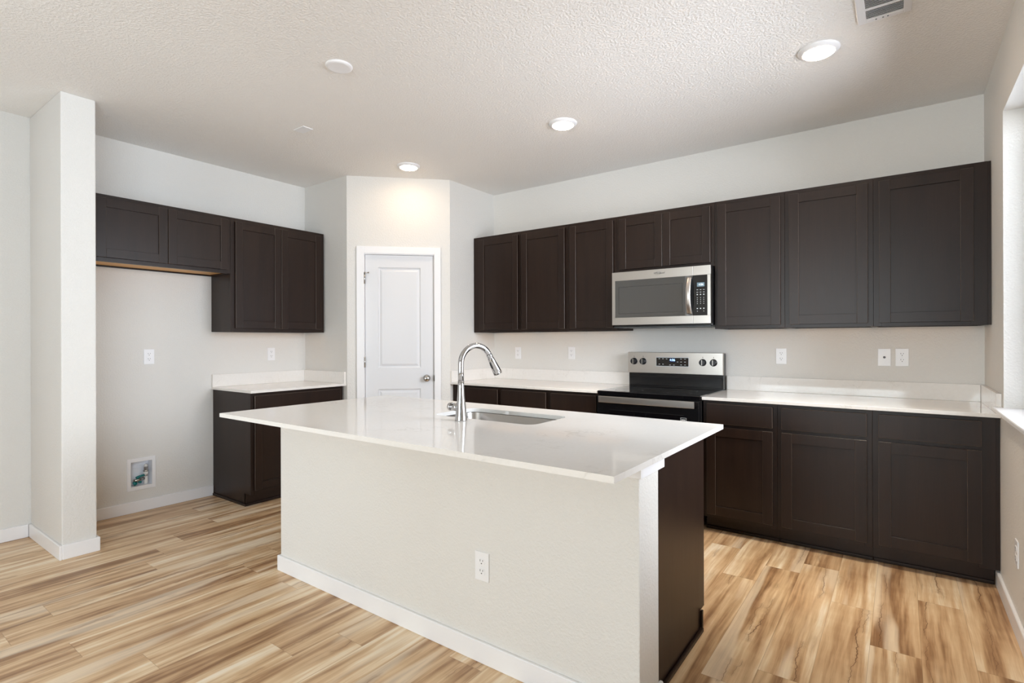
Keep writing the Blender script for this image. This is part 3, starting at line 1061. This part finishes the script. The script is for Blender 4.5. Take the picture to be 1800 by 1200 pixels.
# curved handle
b = new_bm()
n = 24
sec = []
for i in range(n + 1):
    t_ = i / n
    z_ = 1.459 + t_ * 0.267
    bow = 4 * t_ * (1 - t_)
    yy = YM - 0.012 - 0.036 * bow
    hw = 0.0185
    sec.append([b.verts.new((xx, y_, z_)) for xx, y_ in ((-1.2265 - hw, yy + 0.004), (-1.2265 - hw * 0.5, yy - 0.002), (-1.2265 + hw * 0.5, yy - 0.002), (-1.2265 + hw, yy + 0.004), (-1.2265 + hw, yy + 0.012), (-1.2265 - hw, yy + 0.012))])
for A, B in zip(sec, sec[1:]):
    for i in range(6):
        f = b.faces.new((A[i], A[(i + 1) % 6], B[(i + 1) % 6], B[i]))
        f.smooth = i < 3
b.faces.new(sec[0]); b.faces.new(sec[-1][::-1])
for z_ in (1.464, 1.706):
    box(b, -1.2265 - 0.012, -1.2265 + 0.012, YM - 0.006, YM + 0.004, z_, z_ + 0.014)
obj('handle', b, M['steel'], md, True)
# brand lettering as on the appliance
text_mesh('Whirlpool', 0.020, md, M['logo'], 'logo', (-1.453 - mc, YM - 0.0006 - 4.05, 1.771 - 1.372), R_FRONT, shear=0.3)
b = new_bm()
pts_ = []
for i in range(25):
    a = math.radians(200 + i * 300 / 24)
    pts_.append((-1.462 + 0.022 * math.cos(a), YM - 0.0006, 1.7705 + 0.011 * math.sin(a) + 0.004 * math.cos(a)))
tube(b, pts_, 0.0006, 6)
obj('logo_swoosh', b, M['logo'], md, True)
# control side
b = new_bm()
box(b, XS + 0.001, mx1, YM, YM + 0.044, z0, wz0, 0.0004)
box(b, XS + 0.001, mx1, YM, YM + 0.044, wz1, z1, 0.0004)
box(b, -1.1015, mx1, YM, YM + 0.044, wz0 - 0.003, wz1 + 0.003)
cpn = obj('control_surround', b, M['steel'], mw, True)
b = new_bm(); box(b, XS + 0.001, -1.1015, YM + 0.001, YM + 0.04, wz0, wz1)
kp = obj('keypad', b, M['black_glass'], mw, True)
b = new_bm(); box(b, -1.174, -1.122, YM + 0.0004, YM + 0.0014, 1.652, 1.681)
lcd = obj('display', b, M['lcd_back'], mw, True)
text_mesh('4:06', 0.020, lcd, M['lcd'], 'clock_digits', (-1.146 - mc, YM - 0.0002 - 4.05, 1.6665 - 1.372), R_FRONT)
for r_, z_ in enumerate((1.630, 1.613, 1.596, 1.574, 1.560, 1.546, 1.532, 1.497, 1.478)):
    for c_ in range(3):
        if r_ == 8 and c_ == 1:
            continue
        x_ = -1.172 + c_ * 0.0225
        hw, hh = ((0.0055, 0.0016) if r_ < 2 else (0.0042, 0.0036) if r_ in (2, 7) else (0.0016, 0.0030))
        b = new_bm(); box(b, x_ - hw, x_ + hw, YM + 0.0003, YM + 0.0012, z_ - hh, z_ + hh)
        obj('button', b, M['mark'], kp, True)


# ------------------------------------------------------------------ wall plates
def plate_root(name, label, loc, facing, cat='outlet', group=None):
    rz = {'-y': 0.0, '+x': math.radians(90), '-x': math.radians(-90)}[facing]
    return thing(name, label, cat, loc, rz, group)


def cover(root, w=0.070, h=0.114):
    bm = new_bm(); box(bm, -w / 2, w / 2, -0.0055, 0.0, -h / 2, h / 2, 0.0022, 2)
    obj('cover_plate', bm, M['plastic'], root)


def outlet(label, loc, facing):
    r = plate_root('wall_outlet', label, loc, facing, 'outlet', 'white duplex wall outlets')
    cover(r)
    for dz in (0.0195, -0.0195):
        bm = new_bm()
        pts = rrect(-0.0165, 0.0165, -0.0140, 0.0140, 0.010, 6)
        vs0 = [bm.verts.new((x, -0.0054, dz + z)) for x, z in pts]
        vs1 = [bm.verts.new((x, -0.0072, dz + z)) for x, z in pts]
        for i in range(len(pts)):
            bm.faces.new((vs0[i], vs0[(i + 1) % len(pts)], vs1[(i + 1) % len(pts)], vs1[i]))
        bm.faces.new(vs1)
        so = obj('socket', bm, M['plastic'], r)
        bm = new_bm()
        box(bm, -0.0078, -0.0056, -0.0076, -0.0070, dz + 0.0005, dz + 0.0088)
        box(bm, 0.0056, 0.0078, -0.0076, -0.0070, dz + 0.0015, dz + 0.0082)
        lathe(bm, [(0.0025, -0.0070), (0.0025, -0.0076)], (0, 0, dz - 0.0068), 'y', 12)
        obj('slots', bm, M['slot'], so)
    bm = new_bm(); lathe(bm, [(0.0028, -0.0054), (0.0022, -0.0066)], (0, 0, 0), 'y', 12)
    obj('screw', bm, M['plastic'], r)
    return r


outlet('white wall outlet on the range wall nearest the pantry', (-3.034, YB, 1.152), '-y')
outlet('white wall outlet on the range wall just left of the range', (-2.434, YB, 1.158), '-y')
outlet('white wall outlet on the range wall just right of the range', (-0.700, YB, 1.154), '-y')
outlet('white wall outlet right of the cable plate, nearest the window corner', (0.004, YB, 1.157), '-y')
outlet('white wall outlet high in the empty refrigerator space', (XL, 1.643, 1.159), '+x')
outlet('white wall outlet above the short worktop beside the refrigerator space', (XL, 2.616, 1.158), '+x')
outlet('white outlet low on the front of the island half wall', (-1.343, 1.636, 0.379), '-y')
outlet('white outlet low on the right wall under the window', (XR, 3.150, 0.345), '-x')
r = plate_root('cable_plate', 'white cable jack plate with one centre socket over the right worktop', (-0.090, YB, 1.156), '-y', 'wall plate')
cover(r)
b = new_bm(); lathe(b, [(0.0075, -0.005), (0.0075, -0.007), (0.0046, -0.007), (0.0046, -0.013), (0.002, -0.013)], (0, 0, 0), 'y', 16)
obj('cable_jack', b, M['grey_plastic'], r)
b = new_bm()
for dz in (0.042, -0.042):
    lathe(b, [(0.0028, -0.0050), (0.0022, -0.0064)], (0, 0, dz), 'y', 12)
obj('screws', b, M['plastic'], r)

# water supply box in the refrigerator space
wb = thing('water_box', 'white recessed water supply box low in the empty refrigerator space', 'valve box', (XL, 1.592, 0.283), RZ)
b = new_bm()
ox, oz, ix, iz = 0.094, 0.119, 0.069, 0.091
for x0, x1, z0, z1 in ((-ox, -ix, -oz, oz), (ix, ox, -oz, oz), (-ix, ix, -oz, -iz), (-ix, ix, iz, oz)):
    box(b, x0, x1, -0.006, 0.0, z0, z1, 0.0015)
obj('box_flange', b, M['plastic'], wb)
b = new_bm()
dp = 0.070
for x0, x1, z0, z1 in ((-ix - 0.002, -ix, -iz, iz), (ix, ix + 0.002, -iz, iz), (-ix - 0.002, ix + 0.002, -iz - 0.002, -iz), (-ix - 0.002, ix + 0.002, iz, iz + 0.002)):
    box(b, x0, x1, -0.002, dp, z0, z1)
box(b, -ix - 0.002, ix + 0.002, dp, dp + 0.002, -iz - 0.002, iz + 0.002)
box(b, -ix, ix * 0.35, dp - 0.006, dp, 0.045, 0.056)
box(b, -ix, ix * 0.35, dp - 0.006, dp, 0.030, 0.036)
obj('box_recess', b, M['box_grey'], wb)
b = new_bm()
lathe(b, [(0.013, -0.091), (0.0145, -0.080), (0.0145, -0.055), (0.012, -0.040), (0.012, -0.030)], (0.040, 0.035, 0), 'z', 20)
lathe(b, [(0.0165, -0.020), (0.0165, 0.004)], (0.040, 0.035, 0), 'z', 8)
lathe(b, [(0.012, 0.038), (0.012, 0.052), (0.004, 0.060)], (0.040, 0.035, 0), 'z', 20)
vv = obj('supply_valve', b, M['valve_white'], wb)
b = new_bm()
lathe(b, [(0.0145, -0.030), (0.0145, -0.020)], (0.040, 0.035, 0), 'z', 20)
lathe(b, [(0.0185, 0.004), (0.0185, 0.012), (0.013, 0.013), (0.013, 0.038)], (0.040, 0.035, 0), 'z', 20)
obj('valve_nut', b, M['nickel'], vv)
b = new_bm()
tube(b, [(0.028, 0.030, -0.022), (0.0, 0.028, -0.026), (-0.025, 0.026, -0.036)], [0.007, 0.009, 0.012], 12)
tube(b, [(-0.048, 0.02, -0.062), (-0.030, 0.022, -0.078)], [0.006, 0.016], 10)
tube(b, [(-0.010, 0.022, -0.066), (0.006, 0.022, -0.072)], [0.011, 0.008], 10)
obj('valve_lever', b, M['teal'], vv)
b = new_bm()
tube(b, [(-0.044, 0.024, -0.050), (-0.02, 0.024, -0.052), (0.028, 0.030, -0.045)], [0.010, 0.012, 0.012], 12)
obj('valve_outlet', b, M['nickel'], vv)


# ------------------------------------------------------------------ ceiling fixtures
def ceiling_light(label, x, y, beam):
    r = thing('ceiling_light', label, 'ceiling light', (x, y, ZC), 0, 'round recessed ceiling lights')
    bm = new_bm()
    lathe(bm, [(0.095, 0.0), (0.095, -0.004), (0.090, -0.009), (0.078, -0.016), (0.072, -0.018), (0.070, -0.012)], (0, 0, 0), 'z', 48, cap=False)
    obj('trim_ring', bm, M['plastic'], r)
    bm = new_bm()
    lathe(bm, [(0.0715, -0.0165), (0.066, -0.0215), (0.05, -0.0255), (0.028, -0.0278), (0.002, -0.0285)], (0, 0, 0), 'z', 40, cap=False)
    obj('lens', bm, M['led'], r)
    d = bpy.data.lights.new('lamp_beam', 'AREA')     # the downward throw of the recessed lamp
    d.shape = 'DISK'
    d.size = 0.12
    d.energy = beam
    d.color = BEAM_COLOR
    d.spread = math.radians(54)
    lo = bpy.data.objects.new('lamp_beam', d)
    COL.objects.link(lo)
    lo.parent = r
    lo.location = (0, 0, -0.030)


ceiling_light('lit round ceiling light in front of the pantry door', -3.340, 3.107, 0.4)
ceiling_light('lit round ceiling light above and in front of the microwave', -1.848, 3.122, LED_BEAM)
ceiling_light('lit round ceiling light beside the ceiling vent, near the window wall', -0.336, 3.108, LED_BEAM)

b = new_bm(); lathe(b, [(0.070, 0.0), (0.070, -0.004), (0.066, -0.009), (0.056, -0.0115), (0.048, -0.0105), (0.002, -0.0105)], (-2.424, 1.758, ZC), 'z', 48)
tag(obj('ceiling_cover', b, M['plastic']), 'unlit round white cover plate on the ceiling over the island', 'cover plate')
b = new_bm(); box(b, -3.410, -3.290, 2.098, 2.173, ZC - 0.005, ZC, 0.0015)
tag(obj('ceiling_plate', b, M['trim']), 'small rectangular white blank plate on the ceiling', 'cover plate')

vt = thing('ceiling_vent', 'white slatted air vent in the ceiling near the window wall', 'vent', (-0.06, 2.78, ZC))
vx0, vx1, vy0, vy1 = -0.160, 0.042, 2.59, 2.966
b = new_bm()
fw_ = 0.030
for x0, x1, y0, y1 in ((vx0, vx0 + fw_ + 0.004, vy0, vy1), (vx1 - fw_, vx1, vy0, vy1), (vx0 + fw_ + 0.004, vx1 - fw_, vy0, vy0 + fw_), (vx0 + fw_ + 0.004, vx1 - fw_, vy1 - fw_, vy1)):
    box(b, x0, x1, y0, y1, ZC - 0.008, ZC, 0.002)
box(b, vx0 + fw_, vx1 - fw_, 2.842, 2.850, ZC - 0.009, ZC - 0.002)
obj('vent_frame', b, M['trim'], vt, True)
b = new_bm()
y_ = vy0 + fw_ + 0.004
while y_ < vy1 - fw_ - 0.004:
    if not (2.838 < y_ < 2.852):
        vs = [b.verts.new(p) for p in ((vx0 + fw_, y_, ZC - 0.008), (vx1 - fw_, y_, ZC - 0.008), (vx1 - fw_, y_ + 0.008, ZC - 0.002), (vx0 + fw_, y_ + 0.008, ZC - 0.002),
                                       (vx0 + fw_, y_ + 0.001, ZC - 0.0085), (vx1 - fw_, y_ + 0.001, ZC - 0.0085), (vx1 - fw_, y_ + 0.009, ZC - 0.0025), (vx0 + fw_, y_ + 0.009, ZC - 0.0025))]
        for f in ((3, 2, 1, 0), (4, 5, 6, 7), (0, 1, 5, 4), (1, 2, 6, 5), (2, 3, 7, 6), (3, 0, 4, 7)):
            b.faces.new([vs[i] for i in f])
    y_ += 0.0115
obj('slats', b, M['trim'], vt, True)
b = new_bm(); box(b, vx0 + fw_, vx1 - fw_, vy0 + fw_, vy1 - fw_, ZC - 0.0012, ZC - 0.0002)  # flat grey sheet behind the slats, duct shade put into its colour
obj('vent_shade', b, M['vent_dark'], vt, True)
b = new_bm()
for sx in (-0.092, -0.066, -0.048):
    box(b, sx, sx + 0.006, vy1 - 0.022, vy1 - 0.018, ZC - 0.0115, ZC - 0.0075)
obj('damper_lever', b, M['grey_plastic'], vt, True)
